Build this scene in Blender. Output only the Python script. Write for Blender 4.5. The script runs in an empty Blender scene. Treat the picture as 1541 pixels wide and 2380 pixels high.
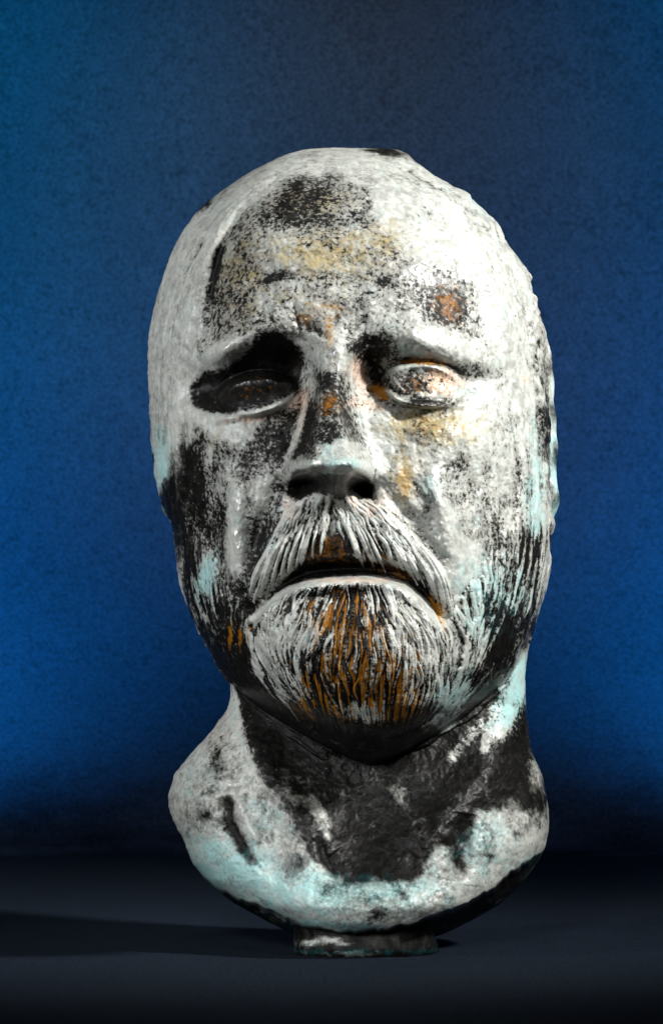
import bpy, math, random
import numpy as np
from mathutils import Vector

random.seed(7)
rng = np.random.default_rng(11)
R = math.radians
S = 0.000175            # metres per modelling unit
D = 12571.0             # camera to mid-head distance in units (2.2 m)
CU, CV = 770.5, 1190.0  # picture centre in units
CAMZ = 1008.5           # camera height above the table in units

# ------------------------------------------------------------------ camera, world, lamps, exposure
sc = bpy.context.scene
cd = bpy.data.cameras.new('camera')
cam = bpy.data.objects.new('camera', cd)
sc.collection.objects.link(cam)
cam.location = (0, -D * S, CAMZ * S)
cam.rotation_euler = (R(90), 0, 0)
cd.sensor_fit = 'VERTICAL'
cd.sensor_height = 36.0
cd.lens = 36.0 * D / 2380.0
cd.clip_start = 0.05
cd.clip_end = 50
cd.dof.use_dof = True  # stopped well down, as for a copy photograph
cd.dof.focus_distance = (D - 420) * S
cd.dof.aperture_fstop = 40.0
sc.camera = cam

w = bpy.data.worlds.new('World')
sc.world = w
w.use_nodes = True
w.node_tree.nodes['Background'].inputs[0].default_value = (0.5, 0.55, 0.62, 1)
w.node_tree.nodes['Background'].inputs[1].default_value = 0.035

def area(name, loc, target, power, size, color=(1, 1, 1), size_y=None, spread=180):
    l = bpy.data.lights.new(name, 'AREA')
    l.energy = power
    l.size = size
    l.color = color
    l.spread = R(spread)
    if size_y:
        l.shape = 'RECTANGLE'
        l.size_y = size_y
    o = bpy.data.objects.new(name, l)
    sc.collection.objects.link(o)
    o.location = loc
    o.rotation_euler = (Vector(target) - Vector(loc)).to_track_quat('-Z', 'Y').to_euler()
    return o

def spot(name, loc, target, power, angle, color=(1, 1, 1), blend=1.0, radius=0.05):
    l = bpy.data.lights.new(name, 'SPOT')
    l.energy = power
    l.spot_size = R(angle)
    l.spot_blend = blend
    l.color = color
    l.shadow_soft_size = radius
    o = bpy.data.objects.new(name, l)
    sc.collection.objects.link(o)
    o.location = loc
    o.rotation_euler = (Vector(target) - Vector(loc)).to_track_quat('-Z', 'Y').to_euler()
    return o

area('key_lamp', (0.82, -0.44, 0.76), (0.0, 0.0, 0.20), 1.30, 0.10, (1, 0.985, 0.955), spread=36)
area('side_lamp', (-0.74, -0.40, 0.36), (0.0, 0.0, 0.2), 0.31, 0.08, (0.97, 0.98, 1.0), size_y=0.3, spread=36)
area('front_lamp', (-0.14, -0.75, 1.10), (0.0, 0.0, 0.19), 0.08, 0.25, (1, 1, 1), spread=30)
spot('chest_fill_spot', (-0.18, -1.30, 0.46), (0.0, -0.04, 0.03), 72, 14, (1, 1, 1), blend=0.9, radius=0.12)  # fill added to brighten the lower chest
area('top_lamp', (0.0, -0.05, 1.0), (0.0, -0.02, 0.25), 0.08, 0.3, (1, 1, 1), spread=36)
BY = 0.95
# unseen spots added to tint the backdrop blue, with a grey halo
spot('backdrop_spot_right', (0.42, 0.55, 0.10), (0.26, BY, 0.08), 7.4, 74, (0.0, 0.40, 1.0))
spot('backdrop_spot_left', (-0.42, 0.55, 0.10), (-0.24, BY, 0.06), 7.4, 74, (0.0, 0.40, 1.0))
spot('backdrop_spot_upper', (-0.42, 0.55, 0.52), (-0.22, BY, 0.40), 4.6, 54, (0.0, 0.58, 1.0))
spot('backdrop_spot_upper_right', (0.42, 0.55, 0.58), (0.27, BY, 0.44), 3.6, 50, (0.0, 0.52, 1.0))
spot('backdrop_spot_centre', (0.0, 0.45, 0.75), (0.02, BY, 0.33), 2.1, 42, (1.0, 0.86, 0.74))

vs = sc.view_settings
vs.view_transform = 'Standard'
vs.look = 'None'
vs.exposure = 0.0
vs.gamma = 1.0

# ------------------------------------------------------------------ grid maps in modelling units
U0, U1, V0, V1 = 330, 1320, 330, 2240
GW, GH = U1 - U0, V1 - V0
UU, VV = np.meshgrid(np.arange(U0, U1, dtype=np.float32), np.arange(V0, V1, dtype=np.float32))

def sstep(a, b, x):
    t = np.clip((x - a) / (b - a), 0, 1)
    return t * t * (3 - 2 * t)

def blur(m, r, n=2):
    r = int(r)
    if r < 1:
        return m
    for _ in range(n):
        for ax in (0, 1):
            pad = [(0, 0), (0, 0)]
            pad[ax] = (r + 1, r)
            p = np.pad(m, pad, mode='edge').astype(np.float64)
            c = np.cumsum(p, axis=ax)
            if ax == 0:
                m = ((c[2 * r + 1:] - c[:-2 * r - 1]) / (2 * r + 1)).astype(np.float32)
            else:
                m = ((c[:, 2 * r + 1:] - c[:, :-2 * r - 1]) / (2 * r + 1)).astype(np.float32)
    return m

def vnoise(cu, cv):
    nu, nv = int(GW / cu) + 3, int(GH / cv) + 3
    lat = rng.random((nv, nu)).astype(np.float32) * 2 - 1
    x = (UU - U0) / cu
    y = (VV - V0) / cv
    xi = x.astype(np.int32)
    yi = y.astype(np.int32)
    fx = x - xi
    fy = y - yi
    fx = fx * fx * (3 - 2 * fx)
    fy = fy * fy * (3 - 2 * fy)
    a = lat[yi, xi] * (1 - fx) + lat[yi, xi + 1] * fx
    b = lat[yi + 1, xi] * (1 - fx) + lat[yi + 1, xi + 1] * fx
    return a * (1 - fy) + b * fy

def fbm(c, o=4, asp=1.0, gain=0.55):
    t = np.zeros((GH, GW), np.float32)
    a = 1.0
    for i in range(o):
        t += a * vnoise(max(c, 2), max(c * asp, 2))
        c *= 0.5
        a *= gain
    return t

def gauss(u, v, ru, rv, rot=0.0):
    c, s_ = math.cos(R(rot)), math.sin(R(rot))
    x = UU - u
    y = VV - v
    a = (x * c + y * s_) / ru
    b = (-x * s_ + y * c) / rv
    return np.exp(-0.5 * (a * a + b * b))

def polymask(pts, soft=0):
    m = np.zeros((GH, GW), bool)
    n = len(pts)
    for i in range(n):
        (x1, y1), (x2, y2) = pts[i], pts[(i + 1) % n]
        if y1 == y2:
            continue
        c = ((VV >= min(y1, y2)) & (VV < max(y1, y2)))
        xs = x1 + (VV - y1) * (x2 - x1) / (y2 - y1)
        m ^= c & (UU < xs)
    m = m.astype(np.float32)
    return blur(m, soft) if soft else m

def catmull(pts, n=24):
    P = np.array(pts, float)
    if len(P) == 2:
        t = np.linspace(0, 1, n)[:, None]
        return P[0] * (1 - t) + P[1] * t
    P = np.vstack([2 * P[0] - P[1], P, 2 * P[-1] - P[-2]])
    k = len(P) - 3
    out = []
    for t in np.linspace(0, k - 1e-6, n):
        i = int(t)
        f = t - i
        a, b, c, d = P[i:i + 4]
        out.append(0.5 * (2 * b + (c - a) * f + (2 * a - 5 * b + 4 * c - d) * f * f + (3 * b - a - 3 * c + d) * f ** 3))
    return np.array(out)

def polydist(pts, margin, smooth=True):
    """window, distance and parameter along the curve"""
    P = catmull(pts) if smooth else np.array(pts, float)
    a0 = int(max(P[:, 0].min() - margin - U0, 0)); a1 = int(min(P[:, 0].max() + margin - U0, GW))
    b0 = int(max(P[:, 1].min() - margin - V0, 0)); b1 = int(min(P[:, 1].max() + margin - V0, GH))
    uu, vv = UU[b0:b1, a0:a1], VV[b0:b1, a0:a1]
    best = np.full(uu.shape, 1e9, np.float32)
    par = np.zeros(uu.shape, np.float32)
    n = len(P) - 1
    for i in range(n):
        ax, ay = P[i]
        bx, by = P[i + 1]
        dx, dy = bx - ax, by - ay
        l2 = dx * dx + dy * dy + 1e-9
        t = np.clip(((uu - ax) * dx + (vv - ay) * dy) / l2, 0, 1)
        d = np.hypot(uu - ax - t * dx, vv - ay - t * dy)
        m = d < best
        best = np.where(m, d, best)
        par = np.where(m, (i + t) / n, par)
    return (slice(b0, b1), slice(a0, a1)), best, par

def ridge(F, pts, sigma, amp, taper=True, pw=2.0):
    win, d, p = polydist(pts, sigma * 4)
    e = np.sin(np.clip(p, 0.001, 0.999) * math.pi) ** 0.5 if taper else 1.0
    F[win] += amp * np.exp(-0.5 * (d / sigma) ** pw) * e

def tab(rows, x):
    r = np.array(rows, float)
    return np.interp(x, r[:, 0], r[:, 1])

def smoothtab(rows, x, k=12):
    """table lookup with rounded corners"""
    xs = np.linspace(-k, k, 9)
    return sum(tab(rows, x + d) for d in xs) / 9

# ------------------------------------------------------------------ outlines (height, left) / (height, right)
SIL = [(343, 768, 772), (345, 735, 890), (348, 704, 925), (358, 668, 948), (370, 640, 960), (400, 585, 990), (425, 545, 1034), (440, 525, 1062), (462, 495, 1096), (480, 475, 1108), (500, 455, 1124),
       (540, 422, 1163), (580, 401, 1190), (620, 388, 1218), (660, 375, 1230), (700, 363, 1240), (740, 355, 1258),
       (780, 349, 1264), (820, 347, 1266), (860, 348, 1268), (900, 350, 1270), (950, 352, 1272), (1000, 356, 1274),
       (1050, 361, 1278), (1100, 367, 1282), (1150, 375, 1284), (1190, 386, 1284), (1230, 402, 1282), (1300, 412, 1278),
       (1350, 421, 1268), (1400, 436, 1255), (1450, 457, 1241), (1500, 486, 1229), (1550, 515, 1222), (1590, 535, 1219),
       (1620, 536, 1221), (1650, 528, 1223), (1700, 492, 1226), (1750, 447, 1236), (1800, 407, 1260), (1850, 390, 1270),
       (1880, 395, 1275), (1920, 412, 1276), (1960, 430, 1268), (2000, 444, 1250), (2050, 480, 1216), (2100, 545, 1165),
       (2140, 618, 1095), (2165, 668, 1045), (2182, 720, 1000), (2192, 790, 930), (2196, 858, 862)]
HEAD_L = [(r[0], r[1]) for r in SIL if r[0] < 1540] + [(1550, 515), (1600, 552), (1650, 612), (1700, 685), (1750, 775), (1790, 862)]
HEAD_R = [(r[0], r[2]) for r in SIL if r[0] < 1440] + [(1450, 1240), (1500, 1222), (1550, 1195), (1600, 1155), (1650, 1100), (1700, 1035), (1750, 950), (1790, 868)]
NECK_L = [(1250, 590), (1500, 560), (1590, 534)] + [(r[0], r[1]) for r in SIL if r[0] > 1600]
NECK_R = [(1250, 1200), (1500, 1216), (1590, 1219)] + [(r[0], r[2]) for r in SIL if r[0] > 1600]
HD = [(343, 0), (348, 55), (356, 105), (370, 160), (400, 235), (440, 305), (500, 375), (560, 425), (640, 475), (720, 510), (800, 530), (900, 528),
      (1000, 538), (1100, 548), (1300, 560), (1450, 570), (1560, 560), (1640, 520), (1700, 450), (1750, 350), (1790, 150)]
ND = [(1250, 120), (1500, 150), (1650, 175), (1750, 215), (1850, 265), (1950, 320), (2050, 375), (2110, 400), (2150, 385), (2170, 340), (2185, 250), (2196, 120)]
BD = [(343, 0), (345, 55), (350, 110), (370, 200), (420, 320), (500, 430), (650, 540), (850, 590), (1050, 540), (1250, 430), (1450, 330), (1650, 290),
      (1850, 300), (2000, 290), (2100, 240), (2150, 170), (2180, 100), (2196, 30)]

def outlines(tl, tr, v):
    return smoothtab(tl, v, 8), smoothtab(tr, v, 8)

def base_w(u, v, silq):
    """front surface of the plain head and neck"""
    hl, hr = outlines(HEAD_L, HEAD_R, v)
    q = np.clip(np.abs((u - (hl + hr) / 2) / np.maximum((hr - hl) / 2, 1)), 0, 1)
    q = np.where(v < 1430, np.abs(silq), q)
    hw = np.where(v < 1791, smoothtab(HD, v, 10), 0) * np.sqrt(np.clip(1 - q ** 2.5, 0, 1))
    nl, nr = outlines(NECK_L, NECK_R, v)
    q2 = np.clip(np.abs((u - (nl + nr) / 2) / np.maximum((nr - nl) / 2, 1)), 0, 1)
    q2 = np.where(v > 1640, np.abs(silq), q2)
    nw = np.where(v > 1250, smoothtab(ND, v, 8), 0) * np.sqrt(np.clip(1 - q2 ** 2.4, 0, 1))
    k = 14.0
    m = np.maximum(hw, nw)
    both = (v > 1300) & (hw > 1) & (nw > 1)
    sm = np.where(both, k * np.log(np.exp((hw - m) / k) + np.exp((nw - m) / k)), 0)
    return m + sm * np.clip((v - 1300) / 100, 0, 1) * np.clip(np.minimum(hw, nw) / 60, 0, 1)

# ------------------------------------------------------------------ face relief (F goes towards the viewer)
F = np.zeros((GH, GW), np.float32)
# brows and glabella
ridge(F, [(470, 835), (530, 812), (610, 765), (690, 745)], 26, 34)
ridge(F, [(850, 755), (930, 770), (1030, 815), (1120, 860)], 30, 22)
F += 26 * gauss(775, 800, 45, 40) + 10 * gauss(712, 740, 22, 18) + 10 * gauss(783, 815, 13, 14) + 8 * gauss(738, 828, 12, 12)
F += 24 * gauss(512, 818, 26, 17, -25) + 16 * gauss(1010, 800, 60, 26, 22)
ridge(F, [(620, 690), (700, 700), (775, 690), (860, 700), (960, 690)], 12, 8)
ridge(F, [(590, 650), (700, 640), (800, 648), (930, 640)], 10, -7)
ridge(F, [(690, 735), (740, 770), (765, 790)], 9, -12)
ridge(F, [(860, 735), (815, 768), (800, 790)], 9, -12)
# sockets
F -= 74 * gauss(600, 868, 88, 44, -14) + 60 * gauss(690, 868, 28, 50) + 30 * gauss(480, 905, 34, 30)
F -= 36 * gauss(975, 878, 88, 40, 8) + 62 * gauss(868, 872, 26, 42) + 22 * gauss(1100, 880, 30, 24)
# eyeballs
def ball(u, v, ru, rv, rot, amp):
    c, s_ = math.cos(R(rot)), math.sin(R(rot))
    a = ((UU - u) * c + (VV - v) * s_) / ru
    b = (-(UU - u) * s_ + (VV - v) * c) / rv
    return amp * np.sqrt(np.clip(1 - a * a - b * b, 0, 1))
F += blur(ball(595, 915, 92, 52, -8, 58), 3) + blur(ball(985, 895, 100, 54, 6, 44), 3)
# lids
ridge(F, [(505, 930), (530, 900), (570, 884), (625, 880), (675, 895)], 5.5, 10)
ridge(F, [(500, 915), (530, 884), (575, 866), (630, 864), (680, 880)], 6, -9)
ridge(F, [(886, 884), (915, 862), (960, 850), (1010, 853), (1050, 872), (1085, 905)], 6, 9)
ridge(F, [(886, 868), (915, 846), (960, 834), (1010, 837), (1055, 858), (1090, 890)], 6, -6)
ridge(F, [(560, 905), (620, 902), (664, 912)], 9, -6)
ridge(F, [(915, 880), (960, 874), (1010, 876), (1048, 892)], 9, -4)
ridge(F, [(480, 972), (540, 968), (610, 955), (680, 930)], 9, 24)
ridge(F, [(505, 955), (560, 958), (620, 944), (675, 920)], 5, -12)
ridge(F, [(890, 905), (930, 935), (1000, 944), (1085, 940)], 7, 20)
ridge(F, [(905, 898), (935, 920), (1000, 932), (1060, 926)], 5, -6)
ridge(F, [(905, 962), (980, 975), (1060, 965)], 9, -8)
# outer eye corner and crow's feet
F += 18 * gauss(450, 965, 24, 18) + 12 * gauss(1130, 930, 30, 20)
# nose
NT = [(770, 772, 18, 75, 75, 0), (800, 773, 18, 66, 64, 18), (850, 771, 17, 56, 54, 56), (900, 767, 19, 56, 58, 92), (960, 765, 23, 68, 66, 128),
      (1020, 768, 31, 92, 78, 168), (1060, 771, 40, 110, 92, 200), (1082, 772, 46, 114, 100, 208), (1100, 772, 44, 108, 98, 176),
      (1120, 772, 36, 104, 96, 122), (1142, 774, 30, 98, 92, 74), (1160, 776, 26, 90, 84, 34), (1185, 778, 50, 95, 90, 0)]
nt = np.array(NT, float)
vv1 = VV[:, :1]
nc, na, nl_, nr_, nh = [blur(np.repeat(np.interp(vv1, nt[:, 0], nt[:, i]).astype(np.float32), 3, 1), 5)[:, :1] for i in (1, 2, 3, 4, 5)]
x = UU - nc
tt = np.where(x < 0, (-x - na) / (nl_ - na), (x - na) / (nr_ - na))
prof = 1 - sstep(0, 1, tt)
prof = 0.3 * prof + 0.7 * np.clip(1 - np.clip(tt, 0, 1), 0, 1)
NOSE = nh * prof + 5 * np.exp(-0.5 * (x / 14) ** 2) * (nh / 150)
F += blur(NOSE, 3)
F += 46 * gauss(690, 1098, 19, 26, 12) + 46 * gauss(846, 1106, 16, 26, -12)
F += 12 * gauss(722, 1076, 13, 12) + 12 * gauss(795, 1075, 16, 14)
F -= 105 * gauss(710, 1126, 28, 13, -10) + 105 * gauss(838, 1132, 21, 17, 24)
F += 18 * gauss(775, 1135, 15, 22)
# cheek folds and cheeks
ridge(F, [(655, 1105), (625, 1180), (590, 1270), (575, 1340)], 13, -18)
ridge(F, [(880, 1110), (920, 1170), (980, 1260), (1010, 1330)], 14, -14)
ridge(F, [(560, 1110), (545, 1200), (548, 1300), (560, 1370)], 20, 36)
ridge(F, [(1000, 1080), (1030, 1190), (1055, 1290), (1075, 1380)], 22, 34)
F += 16 * gauss(500, 1010, 60, 34) + 22 * gauss(1085, 1010, 90, 45, 10)
F -= 16 * gauss(470, 1230, 40, 110) + 12 * gauss(1150, 1200, 50, 120)
F -= 12 * gauss(640, 1000, 40, 30) + 8 * gauss(910, 1020, 30, 40)
ridge(F, [(715, 900), (700, 980), (665, 1050), (640, 1105)], 9, 10)
ridge(F, [(820, 900), (838, 960), (850, 1020), (880, 1100)], 9, 9)
# forehead and temple forms
F += 10 * gauss(650, 560, 90, 60) + 16 * gauss(930, 540, 100, 90) - 14 * gauss(480, 700, 24, 90) - 12 * gauss(1110, 720, 40, 60)
ridge(F, [(560, 510), (520, 570), (498, 650), (480, 760)], 7, -16)
ridge(F, [(535, 480), (495, 560), (472, 660), (455, 780)], 16, 15)
ridge(F, [(1040, 520), (1110, 590), (1160, 700), (1180, 820)], 20, 14)
# mouth
LIPLINE = [(590, 1432), (625, 1398), (665, 1368), (720, 1350), (800, 1342), (880, 1341), (940, 1357), (985, 1396), (1022, 1450)]
GAP = [(592, 1416), (640, 1378), (690, 1344), (740, 1328), (800, 1322), (860, 1324), (915, 1334), (965, 1355), (1008, 1405), (1020, 1440)]
win, d, p = polydist(GAP, 90)
F[win] -= 62 * np.exp(-0.5 * (d / 12) ** 2) * np.sin(np.clip(p, 0.02, 0.98) * math.pi) ** 0.4
MOUST = [(770, 1140), (690, 1150), (655, 1200), (615, 1280), (578, 1365), (600, 1392), (640, 1352), (700, 1308), (745, 1292), (800, 1288), (850, 1300), (905, 1314), (960, 1340),
         (1000, 1385), (1030, 1450), (1060, 1470), (1070, 1420), (1030, 1330), (960, 1230), (890, 1160), (830, 1145)]
mm = polymask(MOUST, 12)
F += 22 * blur(mm, 12) * sstep(1140, 1280, VV)
ridge(F, [(x_, y_ + 12) for x_, y_ in LIPLINE], 12, 26)
ridge(F, [(700, 1388), (800, 1376), (900, 1388)], 16, -16)
GOAT = [(600, 1425), (660, 1375), (720, 1355), (880, 1348), (940, 1365), (985, 1405), (1030, 1455), (1058, 1500), (1060, 1560), (1035, 1630), (980, 1690),
        (900, 1720), (800, 1710), (720, 1670), (660, 1610), (615, 1530), (598, 1470)]
gm = polymask(GOAT, 14)
F += 36 * gm + 40 * gauss(830, 1530, 130, 110)
F += 16 * gauss(680, 1475, 45, 40) + 14 * gauss(960, 1480, 60, 60)

# ------------------------------------------------------------------ locks of hair and beard: stamped relief
H = np.zeros((GH, GW), np.float32)      # relief along the surface normal
HAIR = np.zeros((GH, GW), np.float32)   # how deep hair is cut here, 0..1
TONE = np.full((GH, GW), 0.5, np.float32)

TIP = np.zeros((GH, GW), np.float32)

def lock(P, width, height, tone, tip=False):
    for i in range(len(P) - 1):
        t = (i + 0.5) / (len(P) - 1)
        wd = max(1.6, width * (0.15 + 0.85 * math.sin(math.pi * min(1, 0.10 + t * 0.86)) ** 0.8))
        hh = height * (0.25 + 0.75 * math.sin(math.pi * (0.08 + 0.84 * t)) ** 0.7)
        ax, ay = P[i]
        bx, by = P[i + 1]
        m = wd * 1.1
        a0 = int(min(ax, bx) - m - U0); a1 = int(max(ax, bx) + m - U0) + 2
        b0 = int(min(ay, by) - m - V0); b1 = int(max(ay, by) + m - V0) + 2
        a0 = max(a0, 0); b0 = max(b0, 0); a1 = min(a1, GW); b1 = min(b1, GH)
        if a1 <= a0 or b1 <= b0:
            continue
        uu, vv = UU[b0:b1, a0:a1], VV[b0:b1, a0:a1]
        dx, dy = bx - ax, by - ay
        tt_ = np.clip(((uu - ax) * dx + (vv - ay) * dy) / (dx * dx + dy * dy + 1e-6), 0, 1)
        dd = np.hypot(uu - ax - tt_ * dx, vv - ay - tt_ * dy) / wd
        h = hh * np.clip(1 - dd * dd, 0, 1) ** 0.75
        cur = H[b0:b1, a0:a1]
        mk = h > cur
        H[b0:b1, a0:a1] = np.where(mk, h, cur)
        TONE[b0:b1, a0:a1] = np.where(mk, tone, TONE[b0:b1, a0:a1])
        if tip:
            TIP[b0:b1, a0:a1] = np.maximum(TIP[b0:b1, a0:a1], sstep(1.05, 0.6, dd))

def comb(guides, count, width, height, seg=(0.25, 0.6), wave=4.0, tone=(0, 1), sub=18, bias=None):
    G = [catmull(g, 40) for g in guides]
    n = len(G) - 1
    for k in range(count):
        a = random.random() * n
        if bias:
            a = n * bias(random.random())
        i = min(int(a), n - 1)
        f = a - i
        C = G[i] * (1 - f) + G[i + 1] * f
        L = random.uniform(*seg)
        s0 = random.uniform(-0.05, 1.02 - L)
        idx = np.clip(np.linspace(s0, s0 + L, sub), 0, 1) * 39
        i0 = np.minimum(idx.astype(int), 38)
        fr = (idx - i0)[:, None]
        P = C[i0] * (1 - fr) + C[i0 + 1] * fr
        ph = random.random() * 6.28
        fq = random.uniform(1.5, 3.2)
        d = np.gradient(P, axis=0)
        nn = np.stack([-d[:, 1], d[:, 0]], 1) / (np.linalg.norm(d, axis=1)[:, None] + 1e-6)
        P = P + nn * (wave * np.sin(ph + fq * np.linspace(0, 3.1, sub)))[:, None]
        lock(P, width * random.uniform(0.6, 1.35), height * random.uniform(0.55, 1.2), random.uniform(*tone))

def clumps(guides, count, strands, width, height, spread=9.0, seg=(0.2, 0.4), wave=6.0):
    """tufts: a few strands that start apart and run together towards the tip"""
    G = [catmull(g, 40) for g in guides]
    n = len(G) - 1
    order = sorted((random.uniform(-0.06, 1.0 - seg[0]) for _ in range(count)), reverse=True)
    for s0 in order:
        a = random.random() * n
        i = min(int(a), n - 1)
        f = a - i
        C = G[i] * (1 - f) + G[i + 1] * f
        L = random.uniform(*seg)
        sub = 16
        t = np.linspace(0, 1, sub)
        idx = np.clip(s0 + L * t, 0, 1) * 39
        i0 = np.minimum(idx.astype(int), 38)
        fr = (idx - i0)[:, None]
        P = C[i0] * (1 - fr) + C[i0 + 1] * fr
        d = np.gradient(P, axis=0)
        nn = np.stack([-d[:, 1], d[:, 0]], 1) / (np.linalg.norm(d, axis=1)[:, None] + 1e-6)
        ph = random.random() * 6.28
        wv = wave * random.uniform(0.3, 1.4) * np.sin(ph + random.uniform(1.2, 2.6) * 2.2 * t)
        lean = random.uniform(-7, 7) * t
        tone = random.random()
        ns = random.randint(*strands)
        for k_ in range(ns):
            o_ = (k_ / max(ns - 1, 1) - 0.5) * 2 * spread * random.uniform(0.7, 1.2)
            off = o_ * (1 - 0.75 * t) + wv + lean
            Q_ = P + nn * off[:, None]
            c0 = random.randint(0, 4)
            c1 = sub - random.randint(0, 3)
            lock(Q_[c0:c1], width * random.uniform(0.55, 1.4), height * random.uniform(0.6, 1.25), min(1, max(0, tone + random.uniform(-0.3, 0.3))))

# short side hair
left_hair = [[(640, 352), (500, 450), (400, 600), (352, 800), (354, 950), (374, 1190)],
             [(700, 355), (545, 460), (440, 620), (395, 800), (388, 980), (404, 1230)],
             [(640, 420), (540, 500), (475, 640), (440, 800), (420, 960), (432, 1260)]]
comb(left_hair, 190, 9, 7, (0.12, 0.3), 2.5)
right_hair = [[(900, 352), (1090, 470), (1205, 620), (1258, 800), (1268, 980), (1280, 1240)],
              [(850, 365), (1030, 470), (1150, 620), (1215, 800), (1240, 980), (1262, 1250)],
              [(840, 400), (980, 480), (1095, 620), (1165, 780), (1200, 960), (1225, 1220)]]
comb(right_hair, 200, 10, 8, (0.10, 0.26), 3)
comb([right_hair[0], [(880, 350), (1070, 468), (1185, 620), (1235, 800), (1250, 980), (1270, 1240)]], 60, 13, 14, (0.05, 0.12), 5)
# jaw beards
jl = [[(398, 1150), (424, 1350), (482, 1500), (560, 1612), (740, 1765)],
      [(450, 1180), (470, 1380), (530, 1530), (620, 1650), (770, 1765)],
      [(530, 1370), (548, 1480), (605, 1590), (690, 1680), (800, 1755)],
      [(585, 1420), (585, 1500), (630, 1600), (715, 1690), (820, 1745)]]
comb(jl, 420, 5.5, 8, (0.12, 0.34), 2.5)
jr = [[(1278, 1200), (1270, 1340), (1235, 1490), (1160, 1610), (1010, 1715), (880, 1775)],
      [(1240, 1050), (1238, 1260), (1200, 1430), (1130, 1580), (1030, 1680), (900, 1760)],
      [(1185, 1200), (1172, 1350), (1132, 1490), (1080, 1600), (1000, 1690), (900, 1745)],
      [(1110, 1340), (1112, 1430), (1092, 1520), (1060, 1610), (990, 1690), (900, 1730)],
      [(1052, 1420), (1076, 1490), (1070, 1560), (1030, 1640), (970, 1700), (890, 1722)]]
comb(jr, 520, 6, 9, (0.10, 0.3), 2.5)
HAIR = np.maximum(HAIR, 0)
# goatee
goat = [[(612, 1420), (598, 1465), (612, 1530), (650, 1610), (720, 1690)],
        [(670, 1378), (636, 1440), (634, 1520), (675, 1610), (735, 1690)],
        [(725, 1366), (694, 1440), (676, 1515), (700, 1600), (750, 1695)],
        [(778, 1360), (752, 1440), (722, 1525), (735, 1610), (780, 1700)],
        [(820, 1358), (812, 1440), (800, 1525), (800, 1610), (820, 1705)],
        [(850, 1358), (862, 1440), (872, 1525), (860, 1610), (866, 1705)],
        [(885, 1358), (915, 1440), (935, 1520), (930, 1605), (910, 1700)],
        [(930, 1370), (975, 1435), (1000, 1520), (990, 1605), (950, 1695)],
        [(975, 1398), (1030, 1460), (1046, 1540), (1030, 1620), (985, 1690)]]
comb(goat, 300, 4.2, 6, (0.16, 0.42), 1.8)
clumps(goat, 230, (3, 6), 3.9, 9.5, 9, (0.18, 0.40), 6)
# moustache
ml = [[(768, 1150), (762, 1200), (756, 1245), (748, 1308)],
      [(742, 1150), (726, 1200), (708, 1250), (688, 1328)],
      [(716, 1156), (688, 1215), (660, 1275), (634, 1362)],
      [(694, 1160), (660, 1225), (626, 1300), (590, 1402)],
      [(676, 1170), (644, 1230), (612, 1300), (582, 1368)]]
mr = [[(772, 1150), (782, 1200), (796, 1250), (810, 1312)],
      [(800, 1150), (824, 1205), (850, 1255), (878, 1326)],
      [(824, 1156), (868, 1210), (905, 1265), (950, 1344)],
      [(846, 1160), (905, 1220), (958, 1290), (1008, 1392)],
      [(862, 1164), (940, 1235), (1005, 1320), (1040, 1430)],
      [(872, 1168), (960, 1240), (1030, 1330), (1066, 1450)]]
comb(ml, 150, 4.6, 8, (0.35, 0.7), 2.5)
comb(ml, 46, 5.2, 11, (0.34, 0.5), 3.0)
comb(mr, 210, 4.6, 8, (0.3, 0.6), 2.5)
comb(mr, 60, 5.2, 11, (0.28, 0.45), 3.0)
# hanging tips over the mouth gap
for G in (ml, mr):
    Gc = [catmull(g, 40) for g in G]
    for k in range(26 if G is ml else 34):
        a = random.random() * (len(G) - 1)
        i = int(a)
        f = a - i
        C = Gc[i] * (1 - f) + Gc[i + 1] * f
        C = C[random.randint(16, 26):random.randint(36, 40)]
        lock(C, random.uniform(3.8, 7.0), random.uniform(12, 22), random.random(), tip=random.random() < 0.75)

hairy = np.clip(polymask([(560, 340), (330, 600), (330, 1200), (400, 1500), (520, 1600), (700, 1760), (880, 1790), (1050, 1720), (1180, 1600),
                          (1300, 1300), (1300, 700), (1100, 450), (900, 340), (900, 400), (1000, 490), (1110, 600), (1180, 800), (1210, 1000),
                          (1200, 1200), (1130, 1290), (1070, 1330), (960, 1225), (880, 1155), (690, 1155), (640, 1200), (570, 1370), (520, 1330),
                          (470, 1200), (420, 1000), (440, 800), (480, 640), (560, 480), (660, 400)], 10), 0, 1)
beard = np.clip(np.maximum(mm, gm) + polymask([(430, 1330), (560, 1400), (600, 1400), (1050, 1450), (1110, 1330), (1260, 1200), (1290, 1300), (1220, 1500),
                          (1000, 1740), (880, 1790), (740, 1770), (540, 1610), (440, 1420)], 16), 0, 1)
H = H * sstep(0.05, 0.95, blur(hairy, 8))
H -= 2.0 * hairy
groove = np.clip((blur(H, 7) - H) / 6.0, -1, 1) * hairy

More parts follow.
